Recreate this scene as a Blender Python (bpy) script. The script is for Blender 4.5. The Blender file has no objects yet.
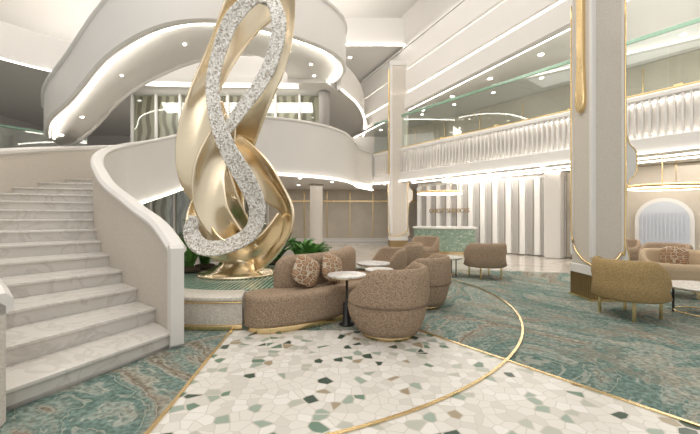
import bpy, math, random
from mathutils import Vector, Matrix
random.seed(7)
pi=math.pi
S=bpy.context.scene
# ------------------------------------------------------------------ materials
def nm(name):
    m=bpy.data.materials.new(name); m.use_nodes=True
    nt=m.node_tree; b=nt.nodes['Principled BSDF']
    return m,nt,b
def ramp(nt,stops,interp='LINEAR'):
    r=nt.nodes.new('ShaderNodeValToRGB'); cr=r.color_ramp; cr.interpolation=interp
    while len(cr.elements)<len(stops): cr.elements.new(.5)
    for e,(p,c) in zip(cr.elements,stops):
        e.position=p; e.color=(*c,1)
    return r
def mat(name,col,rough=.5,metal=0,emit=None,es=0,bump=0,bscale=60,var=0,spec=None,dist=.01,sheen=0):
    m,nt,b=nm(name)
    b.inputs['Base Color'].default_value=(*col,1)
    b.inputs['Roughness'].default_value=rough
    b.inputs['Metallic'].default_value=metal
    if spec is not None: b.inputs['Specular IOR Level'].default_value=spec
    if emit:
        b.inputs['Emission Color'].default_value=(*emit,1); b.inputs['Emission Strength'].default_value=es
    tc=nt.nodes.new('ShaderNodeTexCoord')
    n=nt.nodes.new('ShaderNodeTexNoise'); n.inputs['Scale'].default_value=bscale; n.inputs['Detail'].default_value=4
    nt.links.new(tc.outputs['Object'],n.inputs['Vector'])
    if bump:
        bp=nt.nodes.new('ShaderNodeBump'); bp.inputs['Strength'].default_value=bump; bp.inputs['Distance'].default_value=dist
        nt.links.new(n.outputs['Fac'],bp.inputs['Height']); nt.links.new(bp.outputs['Normal'],b.inputs['Normal'])
    if var:
        r=ramp(nt,[(.36,[c*(1-var) for c in col]),(.64,[min(1,c*(1+var)) for c in col])])
        nt.links.new(n.outputs['Fac'],r.inputs['Fac']); nt.links.new(r.outputs['Color'],b.inputs['Base Color'])
    return m
WHITE=mat('white_plaster',(.74,.715,.685),.42,bump=.03,bscale=20)
CEIL=mat('ceiling_paint',(.76,.74,.71),.6)
BEIGE=mat('beige_textured_plaster',(.62,.57,.505),.7,bump=.6,bscale=60,var=.08)
BEIGE2=mat('beige_panel',(.57,.51,.425),.35,var=.05,bscale=2)
GOLD=mat('brushed_gold',(.86,.66,.36),.25,1)
CHAMP=mat('champagne_metal',(.84,.72,.53),.24,1,bump=.08,bscale=15)
BLACK=mat('black_metal',(.02,.02,.022),.35)
BROWN=mat('brown_boucle',(.37,.275,.195),.95,bump=1,bscale=75,var=.34,spec=.1,dist=.02)
OLIVE=mat('ochre_velvet',(.38,.27,.13),.85,bump=.8,bscale=80,var=.25,spec=.1)
CREAMF=mat('tan_fabric',(.50,.38,.25),.85,bump=.5,bscale=110,var=.12)
LED=mat('warm_led',(1,.95,.88),.5,emit=(1,.94,.85),es=9)
LEDS=mat('backlit_white',(.78,.75,.71),.5,emit=(1,.95,.88),es=.12)
GREENG=mat('green_glass_edge',(.25,.40,.30),.15)
LEAF=mat('leaf_green',(.075,.21,.035),.45,var=.45,bscale=8)
SOIL=mat('soil',(.05,.035,.02),.9)
DARK=mat('dark_window_glass',(.12,.10,.085),.08,var=.5,bscale=1.5)
CURT=mat('sheer_curtain',(.52,.54,.58),.8,emit=(.9,.93,1),es=.05)
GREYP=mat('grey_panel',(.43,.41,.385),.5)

def marble(name,base,vein,rough,scale=1.2):
    m,nt,b=nm(name)
    tc=nt.nodes.new('ShaderNodeTexCoord')
    n=nt.nodes.new('ShaderNodeTexNoise'); n.inputs['Scale'].default_value=scale; n.inputs['Detail'].default_value=8; n.inputs['Distortion'].default_value=1.6
    nt.links.new(tc.outputs['Object'],n.inputs['Vector'])
    r=ramp(nt,[(.0,base),(.455,base),(.5,vein),(.53,base),(.8,tuple(c*.92 for c in base)),(1,base)])
    nt.links.new(n.outputs['Fac'],r.inputs['Fac']); nt.links.new(r.outputs['Color'],b.inputs['Base Color'])
    b.inputs['Roughness'].default_value=rough
    return m
MARB=marble('white_marble',(.68,.655,.615),(.58,.555,.515),.22,1.5)
FLOORM=marble('cream_floor_marble',(.57,.525,.465),(.46,.41,.35),.12,.5)
GREENM=marble('green_marble',(.22,.31,.24),(.50,.54,.45),.2,5)
TOPM=marble('table_marble',(.72,.70,.67),(.5,.48,.46),.2,4)

def carpet():
    m,nt,b=nm('patterned_carpet')
    L=nt.links.new
    tc=nt.nodes.new('ShaderNodeTexCoord')
    mp=nt.nodes.new('ShaderNodeMapping'); mp.inputs['Scale'].default_value=(1,.7,1); mp.inputs['Rotation'].default_value=(0,0,.6)
    L(tc.outputs['Object'],mp.inputs['Vector'])
    n=nt.nodes.new('ShaderNodeTexNoise'); n.inputs['Scale'].default_value=.62; n.inputs['Detail'].default_value=6; n.inputs['Distortion'].default_value=1.0; n.inputs['Roughness'].default_value=.6
    L(mp.outputs['Vector'],n.inputs['Vector'])
    t1=(.125,.195,.17);t2=(.18,.255,.225);t3=(.27,.325,.285);bg=(.37,.36,.30);br=(.22,.18,.135)
    r=ramp(nt,[(0,t1),(.32,t2),(.40,t3),(.43,bg),(.455,t3),(.475,t2),(.505,t1),(.53,t3),(.55,br),(.575,bg),(.60,t2),(.65,t3),(.69,bg),(.72,t2)])
    L(n.outputs['Fac'],r.inputs['Fac'])
    n2=nt.nodes.new('ShaderNodeTexNoise'); n2.inputs['Scale'].default_value=24; n2.inputs['Detail'].default_value=4
    L(tc.outputs['Object'],n2.inputs['Vector'])
    r2=ramp(nt,[(.40,(.60,.60,.60)),(.60,(1.05,1.05,1.05))])
    L(n2.outputs['Fac'],r2.inputs['Fac'])
    mx=nt.nodes.new('ShaderNodeMix'); mx.data_type='RGBA'; mx.blend_type='MULTIPLY'; mx.inputs[0].default_value=1
    L(r.outputs['Color'],mx.inputs[6]); L(r2.outputs['Color'],mx.inputs[7])
    w=nt.nodes.new('ShaderNodeMath'); w.operation='MULTIPLY'; w.inputs[1].default_value=24
    L(n.outputs['Fac'],w.inputs[0])
    fr=nt.nodes.new('ShaderNodeMath'); fr.operation='FRACT'; L(w.outputs[0],fr.inputs[0])
    r3=ramp(nt,[(0,(1,1,1)),(.12,(1,1,1)),(.2,(0,0,0))]); L(fr.outputs[0],r3.inputs['Fac'])
    ml=nt.nodes.new('ShaderNodeMath'); ml.operation='MULTIPLY'; ml.inputs[1].default_value=.55; L(r3.outputs['Color'],ml.inputs[0])
    mx2=nt.nodes.new('ShaderNodeMix'); mx2.data_type='RGBA'; mx2.inputs[7].default_value=(.42,.41,.35,1)
    L(ml.outputs[0],mx2.inputs[0]); L(mx.outputs[2],mx2.inputs[6])
    n4=nt.nodes.new('ShaderNodeTexNoise'); n4.inputs['Scale'].default_value=1.3; n4.inputs['Detail'].default_value=7; n4.inputs['Roughness'].default_value=.7
    L(tc.outputs['Object'],n4.inputs['Vector'])
    r4=ramp(nt,[(.54,(0,0,0)),(.60,(.5,.5,.5))]); L(n4.outputs['Fac'],r4.inputs['Fac'])
    mx3=nt.nodes.new('ShaderNodeMix'); mx3.data_type='RGBA'; mx3.inputs[7].default_value=(.24,.205,.16,1)
    L(r4.outputs['Color'],mx3.inputs[0]); L(mx2.outputs[2],mx3.inputs[6])
    L(mx3.outputs[2],b.inputs['Base Color'])
    b.inputs['Roughness'].default_value=.95; b.inputs['Specular IOR Level'].default_value=.1
    bp=nt.nodes.new('ShaderNodeBump'); bp.inputs['Strength'].default_value=.5; bp.inputs['Distance'].default_value=.01
    L(n2.outputs['Fac'],bp.inputs['Height']); L(bp.outputs['Normal'],b.inputs['Normal'])
    return m
CARPET=carpet()
def terrazzo():
    m,nt,b=nm('palladiana_terrazzo')
    tc=nt.nodes.new('ShaderNodeTexCoord')
    SC=10.5
    v=nt.nodes.new('ShaderNodeTexVoronoi'); v.voronoi_dimensions='2D'; v.inputs['Scale'].default_value=SC
    e=nt.nodes.new('ShaderNodeTexVoronoi'); e.voronoi_dimensions='2D'; e.feature='DISTANCE_TO_EDGE'; e.inputs['Scale'].default_value=SC
    for x in(v,e): nt.links.new(tc.outputs['Object'],x.inputs['Vector'])
    sp=nt.nodes.new('ShaderNodeSeparateColor'); nt.links.new(v.outputs['Color'],sp.inputs['Color'])
    w=(.68,.655,.61);w2=(.60,.575,.53);w3=(.73,.71,.675)
    r=ramp(nt,[(0,w),(.2,w2),(.36,w3),(.55,w),(.79,(.44,.45,.39)),(.83,(.33,.27,.18)),(.85,(.13,.22,.16)),(.89,(.30,.37,.31)),(.945,(.035,.07,.05))],'CONSTANT')
    nt.links.new(sp.outputs[0],r.inputs['Fac'])
    g=nt.nodes.new('ShaderNodeMath'); g.operation='GREATER_THAN'; g.inputs[1].default_value=.79; nt.links.new(sp.outputs[0],g.inputs[0])
    mu=nt.nodes.new('ShaderNodeMath'); mu.operation='MULTIPLY_ADD'; mu.inputs[1].default_value=.05; mu.inputs[2].default_value=.032; nt.links.new(g.outputs[0],mu.inputs[0])
    gt=nt.nodes.new('ShaderNodeMath'); gt.operation='GREATER_THAN'; nt.links.new(e.outputs['Distance'],gt.inputs[0]); nt.links.new(mu.outputs[0],gt.inputs[1])
    mx=nt.nodes.new('ShaderNodeMix'); mx.data_type='RGBA'
    mx.inputs[6].default_value=(.55,.515,.455,1)
    nt.links.new(gt.outputs[0],mx.inputs[0]); nt.links.new(r.outputs['Color'],mx.inputs[7])
    nt.links.new(mx.outputs[2],b.inputs['Base Color'])
    b.inputs['Roughness'].default_value=.3
    return m
TERR=terrazzo()
def crystal():
    m,nt,b=nm('crystal_mosaic')
    tc=nt.nodes.new('ShaderNodeTexCoord')
    v=nt.nodes.new('ShaderNodeTexVoronoi'); v.inputs['Scale'].default_value=42
    nt.links.new(tc.outputs['Object'],v.inputs['Vector'])
    sp=nt.nodes.new('ShaderNodeSeparateColor'); nt.links.new(v.outputs['Color'],sp.inputs['Color'])
    r=ramp(nt,[(0,(.76,.74,.70)),(.35,(.56,.53,.48)),(.6,(.90,.88,.85)),(.86,(.38,.33,.27))],'CONSTANT')
    nt.links.new(sp.outputs[0],r.inputs['Fac']); nt.links.new(r.outputs['Color'],b.inputs['Base Color'])
    b.inputs['Roughness'].default_value=.3; b.inputs['Metallic'].default_value=.15
    bp=nt.nodes.new('ShaderNodeBump'); bp.inputs['Strength'].default_value=.7; bp.inputs['Distance'].default_value=.02
    nt.links.new(v.outputs['Distance'],bp.inputs['Height']); nt.links.new(bp.outputs['Normal'],b.inputs['Normal'])
    return m
CRYS=crystal()
def pillowmat():
    m,nt,b=nm('patterned_pillow_fabric')
    tc=nt.nodes.new('ShaderNodeTexCoord')
    mp=nt.nodes.new('ShaderNodeMapping'); mp.inputs['Scale'].default_value=(1,.6,1.5); mp.inputs['Rotation'].default_value=(0,.5,0)
    nt.links.new(tc.outputs['Object'],mp.inputs['Vector'])
    v=nt.nodes.new('ShaderNodeTexVoronoi'); v.feature='DISTANCE_TO_EDGE'; v.inputs['Scale'].default_value=12
    nt.links.new(mp.outputs['Vector'],v.inputs['Vector'])
    r=ramp(nt,[(0,(.56,.48,.37)),(.05,(.56,.48,.37)),(.1,(.24,.12,.06)),(.25,(.34,.20,.11)),(.4,(.42,.28,.17))])
    nt.links.new(v.outputs['Distance'],r.inputs['Fac']); nt.links.new(r.outputs['Color'],b.inputs['Base Color'])
    b.inputs['Roughness'].default_value=.9
    return m
PILL=pillowmat()
def stripes(name,c1,c2,scale,rough=.4,axis='X',dist=0):
    m,nt,b=nm(name)
    tc=nt.nodes.new('ShaderNodeTexCoord')
    w=nt.nodes.new('ShaderNodeTexWave'); w.bands_direction=axis; w.inputs['Scale'].default_value=scale; w.inputs['Distortion'].default_value=dist; w.inputs['Detail'].default_value=1
    nt.links.new(tc.outputs['Object'],w.inputs['Vector'])
    r=ramp(nt,[(.3,c1),(.6,c2)])
    nt.links.new(w.outputs['Fac'],r.inputs['Fac']); nt.links.new(r.outputs['Color'],b.inputs['Base Color'])
    b.inputs['Roughness'].default_value=rough
    return m
DRAPE=stripes('bronze_drapes',(.20,.145,.095),(.50,.42,.32),.9,.35,'X',5)
POOLT=stripes('pool_green_strips',(.09,.15,.11),(.34,.46,.37),5,.15,'X',.3)
TILE=mat('mother_of_pearl_tile',(.62,.58,.52),.35,var=.14,bscale=45)
def glassmat():
    m=bpy.data.materials.new('clear_glass'); m.use_nodes=True; nt=m.node_tree; nt.nodes.clear()
    o=nt.nodes.new('ShaderNodeOutputMaterial'); mx=nt.nodes.new('ShaderNodeMixShader'); t=nt.nodes.new('ShaderNodeBsdfTransparent'); g=nt.nodes.new('ShaderNodeBsdfGlossy')
    t.inputs['Color'].default_value=(.93,.97,.95,1); g.inputs['Roughness'].default_value=.02; mx.inputs[0].default_value=.10
    nt.links.new(t.outputs[0],mx.inputs[1]); nt.links.new(g.outputs[0],mx.inputs[2]); nt.links.new(mx.outputs[0],o.inputs[0])
    return m
GLASS=glassmat()

# ------------------------------------------------------------------ helpers
def link(o,parent=None):
    S.collection.objects.link(o)
    if parent: o.parent=parent
    return o
def empty(name,loc=(0,0,0),rz=0):
    e=bpy.data.objects.new(name,None); e.location=loc; e.rotation_euler=(0,0,rz); e.empty_display_size=.2
    return link(e)
def mesh(name,V,F,m,parent=None,smooth=False,bevel=0,sub=0,seg=2,solid=0):
    me=bpy.data.meshes.new(name); me.from_pydata([tuple(v) for v in V],[],F); me.update()
    if m: me.materials.append(m)
    o=bpy.data.objects.new(name,me); link(o,parent)
    import bmesh
    bm=bmesh.new(); bm.from_mesh(me)
    if not solid:
        bmesh.ops.recalc_face_normals(bm,faces=bm.faces)
    bm.to_mesh(me); bm.free()
    if smooth:
        for p in me.polygons: p.use_smooth=True
    if solid:
        s=o.modifiers.new('s','SOLIDIFY'); s.thickness=solid; s.offset=0
    if bevel:
        b=o.modifiers.new('b','BEVEL'); b.width=bevel; b.segments=seg; b.limit_method='ANGLE'
    if sub:
        s=o.modifiers.new('sub','SUBSURF'); s.levels=sub; s.render_levels=sub
    return o
class MB:
    def __init__(s): s.V=[];s.F=[]
    def box(s,c,sz,rz=0):
        i=len(s.V); cx,cy,cz=c; a,b,d=[x/2 for x in sz]; co,si=math.cos(rz),math.sin(rz)
        for z in(-d,d):
            for x,y in((-a,-b),(a,-b),(a,b),(-a,b)):
                s.V.append((cx+x*co-y*si,cy+x*si+y*co,cz+z))
        s.F+=[(i,i+3,i+2,i+1),(i+4,i+5,i+6,i+7)]+[(i+k,i+(k+1)%4,i+4+(k+1)%4,i+4+k) for k in range(4)]
    def disc(s,c,r,h,n=12):
        i=len(s.V)
        for z in(0,h):
            for k in range(n): s.V.append((c[0]+r*math.cos(2*pi*k/n),c[1]+r*math.sin(2*pi*k/n),c[2]+z))
        s.F+=[tuple(range(i,i+n))[::-1],tuple(range(i+n,i+2*n))]+[(i+k,i+(k+1)%n,i+n+(k+1)%n,i+n+k) for k in range(n)]
    def fin(s,name,m,parent=None,**k): return mesh(name,s.V,s.F,m,parent,**k)
def box(name,c,sz,m,parent=None,rz=0,bevel=0):
    b=MB(); b.box(c,sz,rz); return b.fin(name,m,parent,bevel=bevel)
def prism(name,pts,z0,z1,m,parent=None,bevel=0,smooth=False,seg=2):
    n=len(pts); V=[(x,y,z0) for x,y in pts]+[(x,y,z1) for x,y in pts]
    F=[tuple(range(n))[::-1],tuple(range(n,2*n))]+[(k,(k+1)%n,n+(k+1)%n,n+k) for k in range(n)]
    return mesh(name,V,F,m,parent,bevel=bevel,smooth=smooth,seg=seg)
def prism_xz(name,pts,y0,y1,m,parent=None,bevel=0):
    n=len(pts); V=[(x,y0,z) for x,z in pts]+[(x,y1,z) for x,z in pts]
    F=[tuple(range(n))[::-1],tuple(range(n,2*n))]+[(k,(k+1)%n,n+(k+1)%n,n+k) for k in range(n)]
    return mesh(name,V,F,m,parent,bevel=bevel)
def prism_yz(name,pts,x0,x1,m,parent=None,bevel=0):
    n=len(pts); V=[(x0,y,z) for y,z in pts]+[(x1,y,z) for y,z in pts]
    F=[tuple(range(n))[::-1],tuple(range(n,2*n))]+[(k,(k+1)%n,n+(k+1)%n,n+k) for k in range(n)]
    return mesh(name,V,F,m,parent,bevel=bevel)
def lathe(name,prof,m,parent=None,loc=(0,0,0),n=40,smooth=True,bevel=0):
    V=[];F=[]
    for r,z in prof:
        for k in range(n): V.append((loc[0]+r*math.cos(2*pi*k/n),loc[1]+r*math.sin(2*pi*k/n),loc[2]+z))
    for j in range(len(prof)-1):
        for k in range(n): F.append((j*n+k,j*n+(k+1)%n,(j+1)*n+(k+1)%n,(j+1)*n+k))
    F.append(tuple(range(n))[::-1]); F.append(tuple(range((len(prof)-1)*n,len(prof)*n)))
    o=mesh(name,V,F,m,parent,smooth=False)
    if smooth:
        for p in o.data.polygons: p.use_smooth=len(p.vertices)==4
    return o
def cat(pts,n=8):
    out=[]; P=[tuple(p) for p in pts]; L=len(P)
    for i in range(L-1):
        p0=P[max(i-1,0)];p1=P[i];p2=P[i+1];p3=P[min(i+2,L-1)]
        for k in range(n):
            t=k/n
            out.append(tuple(.5*((2*b)+(-a+c)*t+(2*a-5*b+4*c-d)*t*t+(-a+3*b-3*c+d)*t**3) for a,b,c,d in zip(p0,p1,p2,p3)))
    out.append(P[-1]); return out
def tube(name,pts,r,m,parent=None,n=8,closed=False):
    V=[];F=[];P=[Vector(p) for p in pts];L=len(P)
    for i,p in enumerate(P):
        a=P[(i-1)%L] if (closed or i>0) else P[i]; b=P[(i+1)%L] if (closed or i<L-1) else P[i]
        t=(b-a).normalized(); up=Vector((0,0,1)) if abs(t.z)<.9 else Vector((0,1,0))
        s=t.cross(up).normalized(); u=s.cross(t)
        for k in range(n):
            an=2*pi*k/n; V.append(p+s*r*math.cos(an)+u*r*math.sin(an))
    for i in range(L if closed else L-1):
        for k in range(n):
            j=(i+1)%L; F.append((i*n+k,i*n+(k+1)%n,j*n+(k+1)%n,j*n+k))
    if not closed: F+= [tuple(range(n))[::-1],tuple(range((L-1)*n,L*n))]
    return mesh(name,V,F,m,parent,smooth=True)
def offs(pts,d):
    out=[];L=len(pts)
    for i in range(L):
        a=pts[max(i-1,0)];b=pts[min(i+1,L-1)]
        t=Vector((b[0]-a[0],b[1]-a[1])).normalized()
        out.append((pts[i][0]-t.y*d,pts[i][1]+t.x*d))
    return out
def wallpath(name,P,th,m,parent=None,bev=0):
    L=len(P); a=offs(P,th/2); b=offs(P,-th/2); V=[];F=[]
    r=min(th*.3,.04)
    for i in range(L):
        zb,zt=P[i][2],P[i][3]; A=Vector(a[i]);B=Vector(b[i]); d=(B-A).normalized()*r
        V+=[(A.x,A.y,zb+r),(A.x,A.y,zt-r),(A.x+d.x,A.y+d.y,zt),(B.x-d.x,B.y-d.y,zt),(B.x,B.y,zt-r),(B.x,B.y,zb+r),(B.x-d.x,B.y-d.y,zb),(A.x+d.x,A.y+d.y,zb)]
    for i in range(L-1):
        for k in range(8): F.append((i*8+k,i*8+(k+1)%8,(i+1)*8+(k+1)%8,(i+1)*8+k))
    F+=[tuple(range(8)),tuple(range((L-1)*8,L*8))[::-1]]
    o=mesh(name,V,F,m,parent)
    for p in o.data.polygons: p.use_smooth=len(p.vertices)==4
    o.data.set_sharp_from_angle(angle=.6)
    return o
def loft2(name,A,B,m,parent=None,solid=.02):
    L=len(A); V=list(A)+list(B); F=[(i,i+1,L+i+1,L+i) for i in range(L-1)]
    return mesh(name,V,F,m,parent,smooth=True,solid=solid)

# ------------------------------------------------------------------ floor
C=(-1.7,6.2)
prism('floor_carpet',[(-16,-3),(14,-3),(14,7.2),(5.2,8.8),(2.2,9.6),(-1,10),(-16,10)],-.1,0,CARPET)
prism('floor',[(-16,-3),(22,-3),(22,26),(-16,26)],-.3,-.101,FLOORM)
prism('floor_marble_concourse',[(-16,10.0),(-1,10),(2.2,9.6),(5.2,8.8),(14,7.2),(22,7.2),(22,26),(-16,26)],-.1,.002,FLOORM)
left=cat([(-1.22,-2),(-1.26,1),(-1.31,2.4),(-1.38,3.3),(-1.45,4.3)],6)
tz=[p for p in left]+[(.83,4.32),(5.57,-2)]
prism('floor_terrazzo',tz,-.05,.006,TERR)
def gline(name,pts,w=.035,z=.012):
    a=offs(pts,w/2);b=offs(pts,-w/2); L=len(a)
    mesh(name,[(x,y,z) for x,y in a]+[(x,y,z) for x,y in b],[(i,i+1,L+i+1,L+i) for i in range(L-1)],GOLD,solid=.008)
gline('trim_1',left,.03); gline('trim_2',[(.83,4.32),(5.57,-2)],.03)
arc=[(C[0]+4.27*math.cos(a),C[1]+4.27*math.sin(a)) for a in [math.radians(-100+i*3) for i in range(42)]]
gline('trim_3',arc,.028,.014)

# ------------------------------------------------------------------ staircase
I=[(-1.92,3.77),(-2.3,4.12),(-2.7,4.42),(-3.1,4.75),(-3.55,5.15),(-3.95,5.55),(-4.3,5.95),(-4.65,6.35),(-4.95,6.75),(-5.2,7.15),(-5.4,7.6),(-5.5,8.1),(-5.5,8.6),(-5.35,9.1),(-5.1,9.5),(-4.8,9.8),(-4.45,10.0),(-4.1,10.1),(-3.75,10.15),(-3.4,10.15)]
O2=cat([(-2.5,2.45),(-3.5,2.9),(-4.6,3.6),(-5.6,4.55),(-6.4,5.6),(-7.0,6.8),(-7.3,8.2),(-7.1,9.7),(-6.2,11.0),(-4.9,11.8)],2)
O2=O2+[(-4.2,12.0)]
O=O2[:20]
RZ=.17
st=empty('curved_staircase')
V=[];F=[];TV=[];TF=[]
for k in range(19):
    z=RZ*(k+1)
    a,b,c,d=I[k],I[k+1],O[k+1],O[k]
    zb=max(0,z-.5)
    i=len(V)
    V+=[(p[0],p[1],zz) for zz in(zb,z-.035) for p in(a,b,c,d)]
    F+=[(i,i+1,i+2,i+3),(i+4,i+7,i+6,i+5)]+[(i+q,i+4+q,i+4+(q+1)%4,i+(q+1)%4) for q in range(4)]
    f=(Vector(a)-Vector(b)).normalized()*.035; g=(Vector(d)-Vector(c)).normalized()*.035
    i=len(TV); q4=[(a[0]+f.x,a[1]+f.y),b,c,(d[0]+g.x,d[1]+g.y)]
    TV+=[(p[0],p[1],zz) for zz in(z-.035,z) for p in q4]
    TF+=[(i,i+1,i+2,i+3),(i+4,i+7,i+6,i+5)]+[(i+q,i+4+q,i+4+(q+1)%4,i+(q+1)%4) for q in range(4)]
mesh('risers',V,F,MARB,st)
mesh('treads',TV,TF,MARB,st,bevel=.008)
A=[(p[0],p[1],max(.01,RZ*k-.38)) for k,p in enumerate(I)]; B=[(p[0],p[1],max(.01,RZ*k-.38)) for k,p in enumerate(O)]
loft2('soffit',A,B,WHITE,st,.05)
ip=[(p[0],p[1],max(.0,RZ*k-.42),1.14+RZ*k) for k,p in enumerate(I)]
ip[0]=(-1.93,3.78,0,1.06)
ip=ip[:19]+[(-2.7,10.1,2.62,4.25),(-1.8,10.35,2.6,4.25),(-.9,11.0,2.6,4.25),(-.3,11.9,2.6,4.25),(0,13,2.6,4.25),(.2,14.3,2.6,4.25),(.9,15.9,2.6,4.25)]
ipc=cat(ip,5)
def shift(P,d):
    o=offs(P,d); return [(a[0],a[1],p[2],p[3]) for a,p in zip(o,P)]
ipc=shift(ipc,-.04)
wallpath('inner_parapet',ipc,.08,BEIGE,st)
wallpath('inner_fascia',shift([(p[0],p[1],p[2]-.03,p[3]) for p in ipc],-.06),.05,WHITE,st)
wallpath('inner_cap',[(p[0],p[1],p[3]-.07,p[3]+.04) for p in shift(ipc,-.02)],.2,WHITE,st)
wallpath('inner_newel',[(-1.93,3.73,0,1.10),(-1.83,3.82,0,1.10)],.12,WHITE,st)
tube('inner_led',[(p[0],p[1],p[2]+.02) for p in shift(ipc,-.11)][40:],.018,LED,st,6)
op=[(p[0],p[1],max(0,RZ*k-.42),.95+RZ*k) for k,p in enumerate(O)]
op=[(-2.30,2.34,0,.84)]+op
opc=shift(cat(op,4),.06)
wallpath('outer_parapet',opc,.12,BEIGE,st)
wallpath('outer_cap',[(p[0],p[1],p[3]-.09,p[3]+.05) for p in opc],.2,WHITE,st)
wallpath('outer_fascia',shift(opc,.085),.05,WHITE,st)

# upper helical flight
uf=empty('upper_spiral_ramp')
N=[(-8.3,9.6,3.55),(-7.3,8.5,3.7),(-6.1,7.7,3.98),(-4.94,7.25,4.75),(-3.8,7.25,5.35),(-2.74,7.85,5.75),(-1.55,8.9,5.98),(-.55,10.0,6.08),(-.2,11.1,6.1),(-.5,12.2,6.1),(-1.5,12.9,6.1)]
Bk=[(-8.8,10.6,3.5),(-8.0,10.3,3.6),(-7.0,9.6,3.85),(-5.7,9.0,4.55),(-4.2,8.9,5.25),(-3.0,9.5,5.8),(-2.5,10.3,6.02),(-2.2,10.9,6.1),(-2.1,11.4,6.1),(-2.1,11.8,6.1),(-2.2,12.2,6.1)]
Nc=cat(N,8); Bc=cat(Bk,8)
hp=cat([(.85,),(.85,),(1.0,),(1.15,),(1.4,),(1.5,),(1.4,),(1.3,),(1.3,),(1.3,),(1.3,)],8)
wallpath('near_parapet',[(p[0],p[1],p[2],p[2]+h[0]) for p,h in zip(Nc,hp)],.14,WHITE,uf)
wallpath('near_cap',[(p[0],p[1],p[2]+h[0]-.05,p[2]+h[0]+.07) for p,h in zip(Nc,hp)],.24,WHITE,uf)
loft2('ramp_soffit',[(p[0],p[1],p[2]+.1) for p in Nc],[(p[0],p[1],p[2]+.1) for p in Bc],CEIL,uf,.12)
wallpath('far_parapet',[(p[0],p[1],p[2]-.02,p[2]+1.0) for p in Bc][:44],.12,WHITE,uf)
ns=offs(Nc,.14)
tube('ramp_led',[(a[0],a[1],p[2]+.02) for a,p in zip(ns,Nc)],.026,LED,uf,6)
m=MB()
for i in range(6,70,9):
    a=Nc[i];b=Bc[i]; m.disc(((a[0]+b[0])/2,(a[1]+b[1])/2,(a[2]+b[2])/2+.025),.045,.012)
m.fin('ramp_downlights',LED,uf)

# ------------------------------------------------------------------ floor 2 slab / right balcony
dx,dy=-.6,.8
Apt=(6.04,9.4)
def BL(s,o=0): return (Apt[0]+s*dx+o*.8, Apt[1]+s*dy+o*.6)
s2=[(-3.0,10.2)]+[(-1.8,10.4),(-.9,11.05),(-.3,11.95),(0,13),(.2,14.3),BL(8.2)]+[BL(0),BL(-9)]+[(22,2.2),(22,26),(-16,26),(-16,13.5),(-9.5,13.2),(-4.6,12.2)]
prism('ceiling_level_1',s2,2.95,3.2,CEIL)
bal=empty('slatted_balcony_balustrade')
def lin(s0,s1,off,zb,zt,name,m,th,parent=bal):
    a=BL(s0,off);b=BL(s1,off)
    return wallpath(name,[(a[0],a[1],zb,zt),(b[0],b[1],zb,zt)],th,m,parent)
lin(-9,8.2,0,2.85,3.26,'fascia',WHITE,.22)
lin(-9,8.2,0,4.1,4.26,'top_rail',WHITE,.2)
lin(-9,8.2,.16,3.2,4.15,'backing_panel',LEDS,.03)
m=MB(); rz=math.atan2(dy,dx); s=-9
while s<8.2:
    p=BL(s); m.box((p[0],p[1],3.67),(.04,.18,.9),rz); s+=.14
m.fin('slats',WHITE,bal)
lin(-9,8.2,-.02,4.26,5.55,'glass_screen',GLASS,.012)
lin(-9,8.2,-.02,5.56,5.66,'green_glass_header',GREENG,.04)
lin(-9,8.2,-.02,4.26,4.31,'gold_handrail',GOLD,.06)
for i,(o_,z_) in enumerate(((-.13,2.88),(.13,4.08),(.13,3.28))):
    a=BL(-9,o_);b=BL(8.2,o_); tube('balustrade_led_%d'%(i+1),[(a[0],a[1],z_),(b[0],b[1],z_)],.012,LED,bal,6)
a=BL(-9,2.8);b=BL(9.5,2.8)
wallpath('wall_upper_right',[(a[0],a[1],3.2,5.95),(b[0],b[1],3.2,5.95)],.1,BEIGE2)
cw=empty('corridor_wall_panelling')
m=MB(); g=MB()
for i in range(10):
    p=BL(-8+i*1.8,2.73); m.box((p[0],p[1],4.5),(.03,.03,2.6),rz)
m.fin('joint_trims',GOLD,cw)
for i in range(6):
    p=BL(-7+i*2.7,2.66); g.box((p[0],p[1],4.95),(.2,.1,.3),rz)
g.fin('sconces',GOLD,cw)
def EX(y): return 5.5-(y-7.4)*.4386
prism('ceiling_level_2',[(EX(-3),-3),(22,-3),(22,26),(EX(26)+2,26),(EX(18),18)],5.95,6.2,CEIL)
fas=empty('upper_level_fascia')
def el(o,zb,zt,name,m,th):
    wallpath(name,[(EX(-3)+o,-3,zb,zt),(EX(19.7)+o,19.7,zb,zt)],th,m,fas)
el(0,5.85,6.5,'lower_band',WHITE,.2)
el(.18,6.5,6.6,'cove_glow',LED,.1)
el(.05,6.6,7.5,'upper_band',WHITE,.2)
el(.35,7.5,7.6,'cove_glow_upper',LED,.1)
el(.15,7.6,8.5,'top_band',WHITE,.25)
tube('led_edge',[(EX(-3)+.13,-3,5.88),(EX(19.7)+.13,19.7,5.88)],.02,LED,fas,6)
el(1.6,8.4,11.5,'clerestory_wall',WHITE,.1)
prism('ceiling_level_3',[(EX(-3),-3),(12,-3),(8,18.5),(EX(18.5),18.5)],8.5,8.6,CEIL)
box('wall_back',(-4,20,1.5),(30,.2,2.9),BEIGE2)
wb=empty('back_wall_cladding')
m=MB()
for i in range(16): m.box((-13+i*1.3,19.87,1.45),(.04,.04,2.9))
m.fin('vertical_joints',GOLD,wb)
box('base_rail',(-4,19.86,.1),(30,.05,.2),WHITE,wb); box('dado_rail',(-4,19.86,2.3),(30,.05,.06),GOLD,wb)
box('wall_back_upper',(-3,19.9,7.35),(28,.2,8.3),WHITE)
wn=empty('window_1')
box('dark_glass',(1.4,19.72,9.3),(2.6,.06,3.2),DARK,wn)
m=MB()
for x in(.1,.95,1.8,2.7): m.box((x,19.66,9.3),(.07,.08,3.2))
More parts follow.
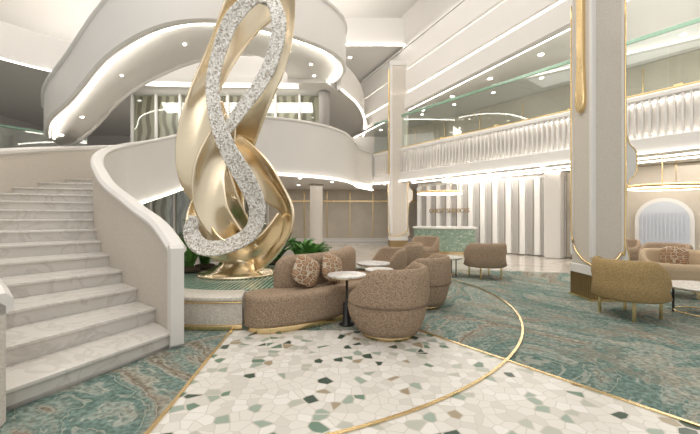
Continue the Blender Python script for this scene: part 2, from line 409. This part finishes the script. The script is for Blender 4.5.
m.box((1.4,19.66,9.4),(2.6,.08,.08)); m.fin('mullions',WHITE,wn)
box('ceiling',(-2,11,11.6),(32,32,.2),CEIL)
box('wall_left',(-15.9,11.5,5.8),(.2,29,11.6),WHITE)
for nmn,x0,x1,y,z0,z1 in(('window_2',-8.2,-1.0,13.2,3.2,6.0),('window_3',-9.5,-3.2,13.6,0,2.95)):
    w=empty(nmn)
    box('bronze_curtains',((x0+x1)/2,y+.15,(z0+z1)/2),(x1-x0,.05,z1-z0),DRAPE,w)
    box('glass_pane',((x0+x1)/2,y,(z0+z1)/2),(x1-x0,.02,z1-z0),GLASS,w)
    m=MB(); n=int((x1-x0)/.85)
    for i in range(n+1): m.box((x0+(x1-x0)*i/n,y-.02,(z0+z1)/2),(.07,.1,z1-z0))
    m.box(((x0+x1)/2,y-.02,z0+.06),(x1-x0,.1,.12)); m.fin('frame',WHITE,w)
prism('ceiling_level_2_west',[(-.8,12),(.2,14.2),(.9,17.5),(.9,19.8),(-15.8,19.8),(-15.8,6),(-13,6.8),(-11,8.6),(-9.2,11.0),(-7.5,11.8),(-4,12.0)],6.0,6.2,CEIL)
wf=empty('west_gallery_fascia')
pw=cat([(-15.5,5.6),(-13,6.8),(-11,8.6),(-9.2,11.0),(-7.2,12.0),(-4,12.2),(-1.8,12.3)],6)
wallpath('gallery_band',[(x,y,5.9,7.0) for x,y in pw],.16,WHITE,wf)
tube('gallery_led',[(x,y-.12,5.91) for x,y in pw],.02,LED,wf,6)
wallpath('gallery_cove',[(x,y,7.02,7.12) for x,y in offs(pw,.5)],.1,LED,wf)
pe=cat([(-.4,12.4),(.25,14.2),(.6,16.5),(.62,19.6)],6)
wallpath('rear_gallery_band',[(x,y,5.9,7.0) for x,y in pe],.16,WHITE,wf)
tube('rear_gallery_led',[(x+.12,y,5.91) for x,y in pe],.02,LED,wf,6)
pw2=cat([(-15.5,3.0),(-12,5.0),(-9.5,7.6),(-8.4,10.4),(-6.8,13.2),(-3,14.6),(2.3,14.8)],6)
wallpath('top_gallery_band',[(x,y,8.6,9.8) for x,y in pw2],.16,WHITE,wf)
tube('top_gallery_led',[(x,y-.12,8.62) for x,y in pw2],.03,LED,wf,6)
wallpath('top_gallery_cove',[(x,y,9.82,9.9) for x,y in offs(pw2,.5)],.1,LED,wf)
prism('ceiling_level_3_west',[(x,y) for x,y in pw2]+[(2.3,19.7),(-15.7,19.7)],8.7,8.9,CEIL)
pw3=cat([(-15.5,8.0),(-13.2,9),(-11.4,11),(-10,13.3)],6)
wallpath('lower_gallery_band',[(x,y,2.75,3.35) for x,y in pw3],.16,WHITE,wf)
wallpath('lower_gallery_glass',[(x,y,3.35,4.3) for x,y in pw3],.02,GLASS,wf)
wallpath('lower_gallery_rail',[(x,y,4.3,4.38) for x,y in pw3],.06,GREENG,wf)
prism('ceiling_level_1_west',[(x,y) for x,y in pw3]+[(-10,19.7),(-15.7,19.7)],2.95,3.15,CEIL)
dl=empty('recessed_downlights')
m=MB()
for i in range(9):
    p=BL(-6+i*1.8,.8); m.disc((p[0],p[1],2.935),.06,.014)
for i in range(10):
    y=3+i*1.7; m.disc((EX(y)+.9,y,5.935),.07,.014)
for i in range(10):
    p=BL(-7+i*1.7,1.4); m.disc((p[0],p[1],5.935),.06,.014)
for x,y in((-12,10.5),(-10.5,12.3),(-8.3,12.6),(-5.5,12.6),(-3,12.6)): m.disc((x,y,5.985),.07,.014)
for x,y in((-11.5,8.6),(-10.4,11),(-9.3,13.2),(-5,15.6),(-2,15.8),(0,16)): m.disc((x,y,8.685),.08,.014)
for x,y in((-2,14),(-.8,15.5),(-2.5,17),(.5,17.5)): m.disc((x,y,2.935),.07,.014)
m.fin('lamp_discs',LED,dl)

# ------------------------------------------------------------------ reception
ra=(7.4,11.95); rb=(3.2,16.3)
rd=Vector((rb[0]-ra[0],rb[1]-ra[1])); rl=rd.length; rdn=rd.normalized(); rn=Vector((-rdn.y,rdn.x)); 
if rn.y>0: rn=-rn
rrz=math.atan2(rdn.y,rdn.x)
wallpath('wall_reception',[(rb[0],rb[1],0,2.95),(ra[0],ra[1],0,2.95)],.15,WHITE)
rc=empty('reception_feature_wall')
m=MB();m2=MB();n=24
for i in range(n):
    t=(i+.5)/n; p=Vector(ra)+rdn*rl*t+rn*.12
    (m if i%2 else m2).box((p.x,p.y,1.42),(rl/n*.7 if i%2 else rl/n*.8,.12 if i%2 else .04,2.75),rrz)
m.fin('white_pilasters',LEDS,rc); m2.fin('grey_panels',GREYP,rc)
p=Vector(ra)+rdn*.3+rn*.3; box('end_pier',(p.x,p.y,1.47),(.5,.5,2.94),WHITE,rc,rrz,.04)
p=Vector(ra)+rdn*rl*.72+rn*.22
DG=mat('dark_gold',(.40,.27,.12),.4,.6)
tx=bpy.data.curves.new('sign_lettering','FONT'); tx.body='GUEST SERVICES'; tx.size=.26; tx.extrude=.015; tx.align_x='CENTER'; tx.align_y='CENTER'
tx.materials.append(DG); to=bpy.data.objects.new('sign_lettering',tx); q=p+rn*.04; to.location=(q.x,q.y,1.66); to.rotation_euler=(pi/2,0,math.atan2(-rdn.y,-rdn.x)); link(to,rc)
rk=empty('reception_desk',(3.7,13.7,0),math.radians(-25))
n=24; pts=[]
for i in range(n+1):
    t=-1+2*i/n; pts.append((t*1.15,-.25-.3*(1-t*t)))
pts+= [(1.15,.3),(-1.15,.3)]
prism('desk_body',pts,.1,.95,GREENM,rk); prism('desk_top',[(x*1.04,y*1.06) for x,y in pts],.95,1.03,WHITE,rk,bevel=.01); prism('desk_plinth',[(x*.96,y*.92) for x,y in pts],.003,.1,GOLD,rk)

# right hand wall with arched window
rc2=(14.5,5.1)
wallpath('wall_right',[(rc2[0],rc2[1],0,2.95),(ra[0]+.02,ra[1],0,2.95)],.15,BEIGE2)
wd=Vector((rc2[0]-ra[0],rc2[1]-ra[1])).normalized(); wrz=math.atan2(wd.y,wd.x)
aw=empty('window_4',(9.15,10.2,0),wrz)
def archpts(w,z0,z1,n=14):
    r=w/2; return [(-r,z0),(r,z0)]+[(r*math.cos(pi*i/n),z1-r+r*math.sin(pi*i/n)) for i in range(n+1)]
prism_xz('arch_frame',archpts(1.28,.35,1.95),-.24,-.08,WHITE,aw)
prism_xz('arch_curtain',archpts(1.08,.45,1.85),-.27,-.25,CURT,aw)
m=MB()
for i in range(12): m.box((-.47+i*.085,-.285,1.0),(.03,.05,1.1))
m.fin('curtain_folds',CURT,aw)
gp=empty('green_lounge_screen',(10.6,8.75,0),wrz)
box('screen_panel',(0,-.2,1.2),(1.5,.08,2.3),mat('sage_panel',(.22,.25,.20),.5),gp,bevel=.02); box('screen_frame',(0,-.17,1.2),(1.6,.06,2.38),GOLD,gp)
mp=empty('mirrored_niche',(7.85,11.4,0),wrz)
box('niche_frame',(0,-.2,1.3),(.7,.12,2.5),GOLD,mp,bevel=.02); box('niche_mirror',(0,-.27,1.3),(.58,.02,2.36),DARK,mp)
m=MB()
for z in(.6,1.2,1.8,2.2): m.box((0,-.29,z),(.58,.03,.03))
m.fin('niche_shelves',GOLD,mp)
def ring(name,c,R):
    e=empty(name,c)
    tube('ring_body',[(R*math.cos(2*pi*i/48),R*.8*math.sin(2*pi*i/48),0) for i in range(48)],.045,GOLD,e,8,True)
    tube('ring_glow',[(R*math.cos(2*pi*i/48),R*.8*math.sin(2*pi*i/48),-.045) for i in range(48)],.014,LED,e,6,True)
    m=MB()
    for i in range(4):
        a=pi/4+i*pi/2; m.box((R*math.cos(a),R*.8*math.sin(a),(2.95-c[2])/2),(.015,.015,2.95-c[2]))
    m.fin('suspension_rods',GOLD,e)
ring('ring_chandelier',(8.4,9.2,2.2),.95); ring('ring_chandelier',(3.3,12.9,2.3),.8)
sc=empty('ceiling_cove_lines')
for off in(1.2,2.0):
    a=BL(-7,off);b=BL(7,off); m=MB(); m.box(((a[0]+b[0])/2,(a[1]+b[1])/2,2.93),(14,.05,.02),rz); m.fin('cove_line',LED,sc)

# ------------------------------------------------------------------ columns
AG=mat('aged_gold',(.45,.33,.18),.35,.9)
def column(name,loc,H,w=.54,k=1):
    e=empty(name,loc)
    h=w/2; pw_=w*.13
    box('core',(0,0,H/2+.2),(w-.04,w-.04,H-.4),BEIGE,e,bevel=.03)
    m=MB()
    for sx_ in(-1,1):
        for sy_ in(-1,1): m.box((sx_*(h-pw_/2),sy_*(h-pw_/2),H/2+.36),(pw_,pw_,H-.72))
    m.box((0,0,H-.1),(w+.02,w+.02,.2)); m.box((0,0,.5),(w,w,.16))
    m.fin('frame',WHITE,e,bevel=.015)
    m=MB(); m.box((0,0,.22),(w-.04,w-.04,.40))
    n=13
    for i in range(n):
        t=-h+.02+(w-.04)*i/(n-1)
        for q in(-1,1):
            m.box((t,q*(h-.02),.22),(.02,.03,.4)); m.box((q*(h-.02),t,.22),(.03,.02,.4))
    m.fin('ribbed_gold_base',AG,e)
    box('base_plate',(0,0,.02),(w+.02,w+.02,.035),GOLD,e)
    zb=3.2*k
    c0=-.02; a_=w*.13; b_=w*.19
    pts=[(c0-a_,H-.25),(c0-a_,zb+.9),(c0-b_,zb+.3)]+[(c0+b_*math.cos(t),zb+.2+.2*math.sin(t)) for t in [pi+i*pi/10 for i in range(11)]]+[(c0+b_,zb+.3),(c0+a_,zb+.9),(c0+a_,H-.25)]
    prism_yz('gold_drop_west',pts,-h-.04,-h+.04,GOLD,e,bevel=.015)
    up=cat([(-h-.005,h-.05,5.2),(-h-.005,h-.05,3.0),(-h-.005,h-.05,1.4),(-h-.005,h-.1,.95),(-h-.005,0,.72),(-h-.005,-h+.05,.62),(-h+.03,-h-.005,.6),(0,-h-.005,.64),(h-.1,-h-.005,.8),(h-.03,-h-.005,1.2),(h-.03,-h-.005,5.2)],6)
    tube('gold_outline',up,.016,GOLD,e,6)
    pr=cat([(h-.05,3.2),(h+.01,2.95),(h+.02,2.75),(h+.08,2.6),(h+.17,2.5),(h+.19,2.3),(h+.17,2.12),(h+.08,2.02),(h+.02,1.85),(h-.01,1.3),(h,1.0),(h+.07,.7),(h-.05,.6)],5)
    prism_xz('side_wing',pr,-h+.03,h-.1,WHITE,e,bevel=.015)
    tube('wing_gold_edge',[(x,-h+.03,z) for x,z in pr],.012,GOLD,e,6)
    return e
column('atrium_column',(4.29,6.08,0),8.2,.58)
column('atrium_column',(2.04,14.9,0),7.9,.76)
c3=empty('round_column',(-1.6,16.6,0)); lathe('shaft',[(.34,.1),(.3,.16),(.3,2.8),(.36,2.94)],BEIGE,c3); lathe('base_ring',[(.36,.003),(.36,.1)],GOLD,c3)
c4=empty('round_column',(-.95,12.9,0)); lathe('shaft',[(.2,3.22),(.2,5.9),(.22,5.98)],GREYP,c4); lathe('base_ring',[(.24,3.2),(.24,3.28)],GOLD,c4)

# ------------------------------------------------------------------ planter & sculpture
def arcsolid(name,a0,a1,prof,m,parent,n=48,taper=False,c=C,rnd=True):
    V=[];F=[];K=len(prof)
    cr=sum(p[0] for p in prof)/K
    for i in range(n+1):
        t=i/n; a=math.radians(a0+(a1-a0)*t)
        e=min(t,1-t)*n/5.0; k=1 if (e>=1 or not rnd) else math.sqrt(max(0.02,1-(1-e)**2))
        for r,z in prof:
            rr_=cr+(r-cr)*k; zz=z if not taper else prof[0][1]+(z-prof[0][1])*(.55+.45*k)
            V.append((c[0]+rr_*math.cos(a),c[1]+rr_*math.sin(a),zz))
    for i in range(n):
        for k in range(K): F.append((i*K+k,i*K+(k+1)%K,(i+1)*K+(k+1)%K,(i+1)*K+k))
    F+=[tuple(range(K))[::-1],tuple(range(n*K,(n+1)*K))]
    o=mesh(name,V,F,m,parent,smooth=True); o.data.set_sharp_from_angle(angle=.9 if not rnd else 1.1); return o
def rr(r0,r1,z0,z1,b,n=4):
    out=[]
    for cx,cz,s in((r1-b,z0+b,-90),(r1-b,z1-b,0),(r0+b,z1-b,90),(r0+b,z0+b,180)):
        for i in range(n+1):
            a=math.radians(s+90*i/n); out.append((cx+b*math.cos(a),cz+b*math.sin(a)))
    return out
pl=empty('round_water_feature')
def ringl(name,prof,m,c=C,parent=pl,n=72): return lathe(name,prof,m,parent,(c[0],c[1],0),n)
ringl('inner_wall',[(1.48,.003),(1.50,.40)],TILE)
ringl('pool_bed',[(1.49,.40),(1.49,.412)],POOLT)
arcsolid('gold_plinth',-250,-79,rr(1.5,1.90,.003,.06,.005),GOLD,pl,rnd=False)
arcsolid('tiled_wall',-250,-79,rr(1.5,1.88,.06,.36,.01),TILE,pl,rnd=False)
arcsolid('coping',-250,-79,rr(1.46,1.90,.35,.415,.025),TILE,pl,rnd=False)
arcsolid('gold_band',-250,-79,rr(1.87,1.905,.335,.35,.004),GOLD,pl,rnd=False)
sc_=empty('twisted_ribbon_sculpture',(0,0,0))
SY=6.15
def rib(name,pts,m,th=.05,sub=8,cup=.12):
    P=cat(pts,sub); V=[];L=len(P)
    W=7
    for i,p in enumerate(P):
        a=P[max(i-1,0)];b=P[min(i+1,L-1)]
        t=Vector((b[0]-a[0],b[2]-a[2],b[1]-a[1])).normalized()
        side=t.cross(Vector((0,-1,0)))
        if side.length<1e-3: side=Vector((1,0,0))
        side.normalize(); nrm=side.cross(t).normalized()
        an=math.radians(p[4]); d=side*math.cos(an)+nrm*math.sin(an); nn=t.cross(d).normalized()
        for k in range(W):
            s=-1+2*k/(W-1)
            V.append(Vector((p[0],SY+p[2],p[1]))+d*p[3]*s+nn*(cup*p[3]*(1-s*s)))
    F=[(i*W+k,i*W+k+1,(i+1)*W+k+1,(i+1)*W+k) for i in range(L-1) for k in range(W-1)]
    o=mesh(name,V,F,m,sc_,smooth=True,solid=th)
    o.modifiers.new('bv','BEVEL').width=.012
    sb=o.modifiers.new('su','SUBSURF'); sb.levels=1; sb.render_levels=1
    return o
X0=-1.95
def cv(L): return [(X0+a,b,c,d,e) for a,b,c,d,e in L]
rib('gold_main_ribbon',cv([(.42,5.97,.15,.40,10),(.30,5.44,.15,.46,15),(-.02,4.90,.1,.34,30),(-.36,4.14,.0,.25,40),(-.60,3.45,-.1,.24,25),(-.66,2.75,-.15,.36,5),(-.56,2.15,-.15,.48,-10),(-.32,1.56,-.05,.46,-25),(-.07,1.04,.05,.40,-20),(.03,.58,.05,.34,0)]),CHAMP,cup=.3)
rib('gold_right_ribbon',cv([(.66,5.97,-.2,.2,30),(.87,5.35,-.25,.17,45),(.90,4.66,-.25,.15,55),(.74,4.0,-.2,.14,40),(.42,3.44,-.1,.17,20),(.08,2.92,.1,.24,10),(-.2,2.4,.25,.3,0),(-.36,1.8,.3,.34,10),(-.25,1.2,.2,.32,10),(.03,.65,.1,.26,0)]),CHAMP,cup=.2)
rib('gold_right_lobe',cv([(-.50,3.5,.2,.14,30),(-.34,2.92,.15,.22,20),(.02,2.45,-.05,.32,-5),(.48,2.0,-.2,.34,-30),(.86,1.58,-.3,.26,-55),(.88,1.2,-.3,.24,-60),(.58,.88,-.2,.30,-45),(.1,.66,-.1,.34,-25)]),CHAMP,cup=.3)
rib('gold_inner_fold',cv([(-.05,3.1,-.3,.10,10),(-.2,2.6,-.36,.24,30),(-.35,2.1,-.42,.26,35),(-.3,1.5,-.42,.26,10),(.0,1.05,-.35,.24,-20),(.3,.78,-.25,.2,-30)]),CHAMP,cup=.35)
rib('gold_low_sweep',cv([(-.66,1.7,-.1,.12,20),(-.62,1.3,-.25,.2,10),(-.35,.95,-.38,.24,-20),(.05,.8,-.4,.24,-40),(.5,.95,-.3,.2,-50),(.82,1.4,-.15,.14,-40)]),CHAMP,cup=.3)
rib('crystal_left_ribbon',cv([(.62,4.98,-.35,.10,0),(.38,5.02,-.38,.11,10),(.02,4.66,-.4,.125,20),(-.20,4.12,-.4,.11,15),(-.29,3.58,-.44,.11,10),(-.21,3.0,-.5,.12,0),(.0,2.48,-.55,.15,-10),(.28,2.0,-.56,.17,-15),(.46,1.56,-.54,.16,-20),(.36,1.15,-.55,.16,-30),(-.05,.93,-.6,.15,-40),(-.42,.93,-.57,.14,-30),(-.64,1.15,-.45,.13,-10),(-.6,1.42,-.4,.09,10)]),CRYS,.04)
rib('crystal_right_ribbon',cv([(.38,5.02,-.37,.10,0),(.64,4.98,-.42,.11,10),(.79,4.6,-.44,.12,10),(.71,4.1,-.42,.12,0),(.48,3.6,-.4,.12,-5),(.16,3.15,-.42,.11,0),(-.06,2.8,-.45,.08,10)]),CRYS,.04)
lathe('flared_base',[(.70,.415),(.68,.45),(.48,.50),(.34,.58),(.28,.7),(.3,.8)],CHAMP,sc_,(X0,SY,0))

def plant(name,loc,n,h,spread,w=.05):
    e=empty(name,loc); V=[];F=[]
    for i in range(n):
        a=random.uniform(0,2*pi); L=h*random.uniform(.6,1.1); sp=spread*random.uniform(.3,1); ww=w*random.uniform(.7,1.3)
        d=Vector((math.cos(a),math.sin(a),0)); s=Vector((-d.y,d.x,0)); b=len(V); K=6
        for k in range(K+1):
            t=k/K; c=d*(sp*t**1.5+.05)+Vector((0,0,L*(t-.35*t*t*t)))
            wd_=ww*math.sin(pi*min(1,.12+.88*t))*(1) +.003
            V+=[c-s*wd_,c+Vector((0,0,-.01)),c+s*wd_]
        for k in range(K):
            F+=[(b+3*k,b+3*k+1,b+3*k+4,b+3*k+3),(b+3*k+1,b+3*k+2,b+3*k+5,b+3*k+4)]
    mesh('leaves',V,F,LEAF,e,smooth=True,solid=.004)
    lathe('soil_mound',[(.22,0),(.18,.06),(.05,.09)],SOIL,e,n=20)
plant('tropical_plant',(-2.80,6.75,.425),66,1.3,.45,.06)
plant('tropical_plant',(-2.90,6.3,.425),50,.9,.32,.055)
plant('tropical_plant',(-2.42,7.25,.425),60,1.25,.55,.06)
plant('tropical_plant',(-1.0,7.25,.415),56,.75,.55,.06)
plant('tropical_plant',(-.72,6.6,.415),48,.72,.35,.06)
plant('tropical_plant',(-1.6,7.4,.415),50,.8,.5,.06)

# ------------------------------------------------------------------ banquette
bq=empty('curved_banquette_sofa')
arcsolid('seat',-78,6,rr(1.64,2.2,.07,.46,.07),BROWN,bq)
arcsolid('gold_plinth',-77,5,rr(1.68,2.16,.003,.075,.01),GOLD,bq)
arcsolid('backrest',-66,10,rr(1.54,1.80,.40,.88,.11),BROWN,bq,taper=True)
def pillow(name,loc,rot,s=.24,parent=None,m=PILL):
    V=[];F=[];n=16;k=10
    for j in range(k+1):
        ph=-pi/2+pi*j/k
        for i in range(n):
            th=2*pi*i/n; f=lambda x,p: math.copysign(abs(x)**p,x)
            V.append((s*f(math.cos(th),.6)*f(math.cos(ph),.8),.42*s*math.sin(ph),s*f(math.sin(th),.6)*f(math.cos(ph),.8)))
    for j in range(k):
        for i in range(n): F.append((j*n+i,j*n+(i+1)%n,(j+1)*n+(i+1)%n,(j+1)*n+i))
    o=mesh(name,V,F,m,parent,smooth=True); o.location=loc; o.rotation_euler=rot; return o
def polar(r,a): a=math.radians(a); return C[0]+r*math.cos(a),C[1]+r*math.sin(a)
x,y=polar(1.9,-54); pillow('pillow_1',(x,y,.68),(-.25,.5,math.radians(35)),.2,bq)
x,y=polar(1.92,-41); pillow('pillow_2',(x,y,.68),(-.25,.4,math.radians(50)),.2,bq)

# ------------------------------------------------------------------ chairs
PIPE=mat('seam_piping',(.17,.115,.075),.8)
def tub(name,loc,face,m=BROWN,R=.44,H=.80,legs=False,low=.46,pil=False,s=1):
    e=empty(name,loc,math.radians(face)); e.scale=(s,s,s)
    n=56; V=[];F=[]
    zb=.05 if not legs else .27
    rb=.74 if not legs else .93
    for i in range(n):
        a=2*pi*i/n; q=(1-math.cos(a))/2
        q=max(0,min(1,(q-.12)/.55)); q=q*q*(3-2*q)
        h=low+(H-low)*q
        prof=[(R*rb,zb),(R*(rb+.10),zb+(.07 if not legs else .03)),(R*.97,zb+(h-zb)*.38),(R*1.02,zb+(h-zb)*.62),(R*1.0,h-.06),(R*.95,h-.012),(R*.89,h),(R*.83,h-.012),(R*.78,h-.06),(R*.76,min(.40,h-.07)),(R*.5,.36),(R*.3,.30)]
        for r,z in prof: V.append((r*math.cos(a),r*math.sin(a),z))
    K=12
    for i in range(n):
        for k in range(K-1): F.append((i*K+k,((i+1)%n)*K+k,((i+1)%n)*K+k+1,i*K+k+1))
    F.append(tuple(i*K for i in range(n))); F.append(tuple(i*K+K-1 for i in range(n)))
    o=mesh('shell',V,F,m,e); 
    for p in o.data.polygons: p.use_smooth=len(p.vertices)==4
    lathe('seat_cushion',[(R*.6,.34),(R*.76,.36),(R*.80,.41),(R*.78,.455),(R*.6,.475),(R*.05,.48)],m,e,(.03,0,0))
    if legs:
        mm=MB()
        for a in(45,135,225,315):
            a=math.radians(a); mm.box((R*.78*math.cos(a),R*.78*math.sin(a),.14),(.03,.03,.272))
        mm.fin('legs',GOLD,e)
    else:
        lathe('plinth',[(R*.66,.003),(R*.68,.055)],GOLD,e)
        tube('seam',[(R*1.005*math.cos(2*pi*i/48),R*1.005*math.sin(2*pi*i/48),.37) for i in range(48)],.009,PIPE,e,6,True)
    if pil: pillow('pillow',(-R*.35,0,.66),(0,-.0,pi/2),.2,e)
    return e
tub('barrel_armchair',(.46,4.22,0),140,s=1.09,H=.76)
tub('barrel_armchair',(1.12,5.55,0),150,s=1.05,H=.76)
tub('barrel_armchair',(1.25,8.1,0),170)
tub('barrel_armchair',(.75,7.2,0),200,s=.95)
tub('barrel_armchair',(2.3,10.8,0),230)
tub('lounge_armchair',(3.12,8.1,0),100,BROWN,.46,.82,True,.6)
tub('lounge_armchair',(3.95,4.95,0),15,OLIVE,.44,.82,True,.6)
tub('lounge_armchair',(5.85,6.3,0),230,CREAMF,.5,.80,True,.6,True)
tub('lounge_armchair',(7.1,7.9,0),200,BROWN,.46,.8,True,.6)
tub('lounge_armchair',(7.3,9.5,0),230,BROWN,.46,.8,True,.6)

def table(name,loc,r,h,kind='ped',mt=TOPM):
    e=empty(name,loc)
    lathe('top',[(r*.97,h-.03),(r,h-.022),(r,h-.006),(r*.98,h)],mt,e)
    lathe('top_rim',[(r*.9,h-.045),(r*.94,h-.03)],GOLD,e)
    if kind=='ped':
        lathe('pedestal',[(.10,.003),(.10,.02),(.055,.03),(.05,.28),(.018,.30),(.018,h-.04)],BLACK,e,n=24)
    else:
        mm=MB()
        for i in range(4):
            a=pi/4+i*pi/2; mm.box((r*.7*math.cos(a),r*.7*math.sin(a),(h-.04)/2+.003),(.02,.02,h-.04))
        mm.fin('legs',BLACK,e); tube('stretcher',[(r*.7*math.cos(2*pi*i/24),r*.7*math.sin(2*pi*i/24),.05) for i in range(24)],.01,GOLD,e,6,True)
table('side_table',(-.04,4.55,0),.25,.66)
table('side_table',(.42,6.3,0),.3,.58)
table('side_table',(.45,5.4,0),.22,.6)
table('coffee_table',(2.3,8.4,0),.38,.45,'legs')
table('coffee_table',(5.0,4.95,0),.45,.43,'legs')
table('coffee_table',(6.4,9.1,0),.4,.45,'legs')
table('coffee_table',(1.6,9.6,0),.35,.5,'legs')

# ------------------------------------------------------------------ lights
def area(name,loc,sx_,sy_,pw,col=(1,.955,.90),rot=(0,0,0)):
    l=bpy.data.lights.new(name,'AREA'); l.shape='RECTANGLE'; l.size=sx_; l.size_y=sy_; l.energy=pw; l.color=col
    o=bpy.data.objects.new(name,l); o.location=loc; o.rotation_euler=rot; link(o); return o
area('overhead_fill',(-2.2,5.5,11.3),9,12,760)  # broad fill added over the atrium; the ceiling has no skylight
area('ceiling_fill',(-2.0,8,8.4),6,6,170,rot=(pi,0,0))  # added upward fill floating in the void, brightens the dark ceiling
area('gallery_fill',(-9,14,6.3),8,3,110,rot=(pi,0,0))  # fill added above the west gallery to lift its dark soffits
area('top_gallery_fill',(-4,17,9.1),10,3,110,rot=(pi,0,0))  # added upward fill for the dim top level, no fixture behind it
area('balcony_fill',(7.8,8.6,4.3),1.2,9,60,rot=(pi,0,-.64))  # upward fill added behind the balustrade to brighten the level above
area('soffit_lamp',(6.5,7.5,5.85),3,7,90,rot=(0,0,.6))
area('reception_lamp',(4.8,13.0,2.85),3,3,50,rot=(0,0,.6))
area('concourse_lamp',(-2,16,2.85),7,4,120)
area('lounge_lamp',(8.5,8.5,2.85),3,3,50)
area('gallery_lamp',(-6,14.5,5.8),8,2,60)
area('window_wall_lamp',(-4.5,12.3,5.8),6,.5,60,rot=(math.radians(35),0,0))
area('front_fill',(1,-2.5,5.5),8,3,100,rot=(math.radians(50),0,0))  # unseen fill added behind the camera, tilted into the room
W=bpy.data.worlds.new('World'); S.world=W; W.use_nodes=True
W.node_tree.nodes['Background'].inputs[0].default_value=(1,.985,.96,1); W.node_tree.nodes['Background'].inputs[1].default_value=.68
S.view_settings.view_transform='Standard'; S.view_settings.exposure=.16
# ------------------------------------------------------------------ camera
cd=bpy.data.cameras.new('camera'); cd.lens=18; cd.sensor_width=36; cd.clip_end=200
co=bpy.data.objects.new('camera',cd); co.location=(0,0,1.4); co.rotation_euler=(pi/2,0,0); link(co); S.camera=co
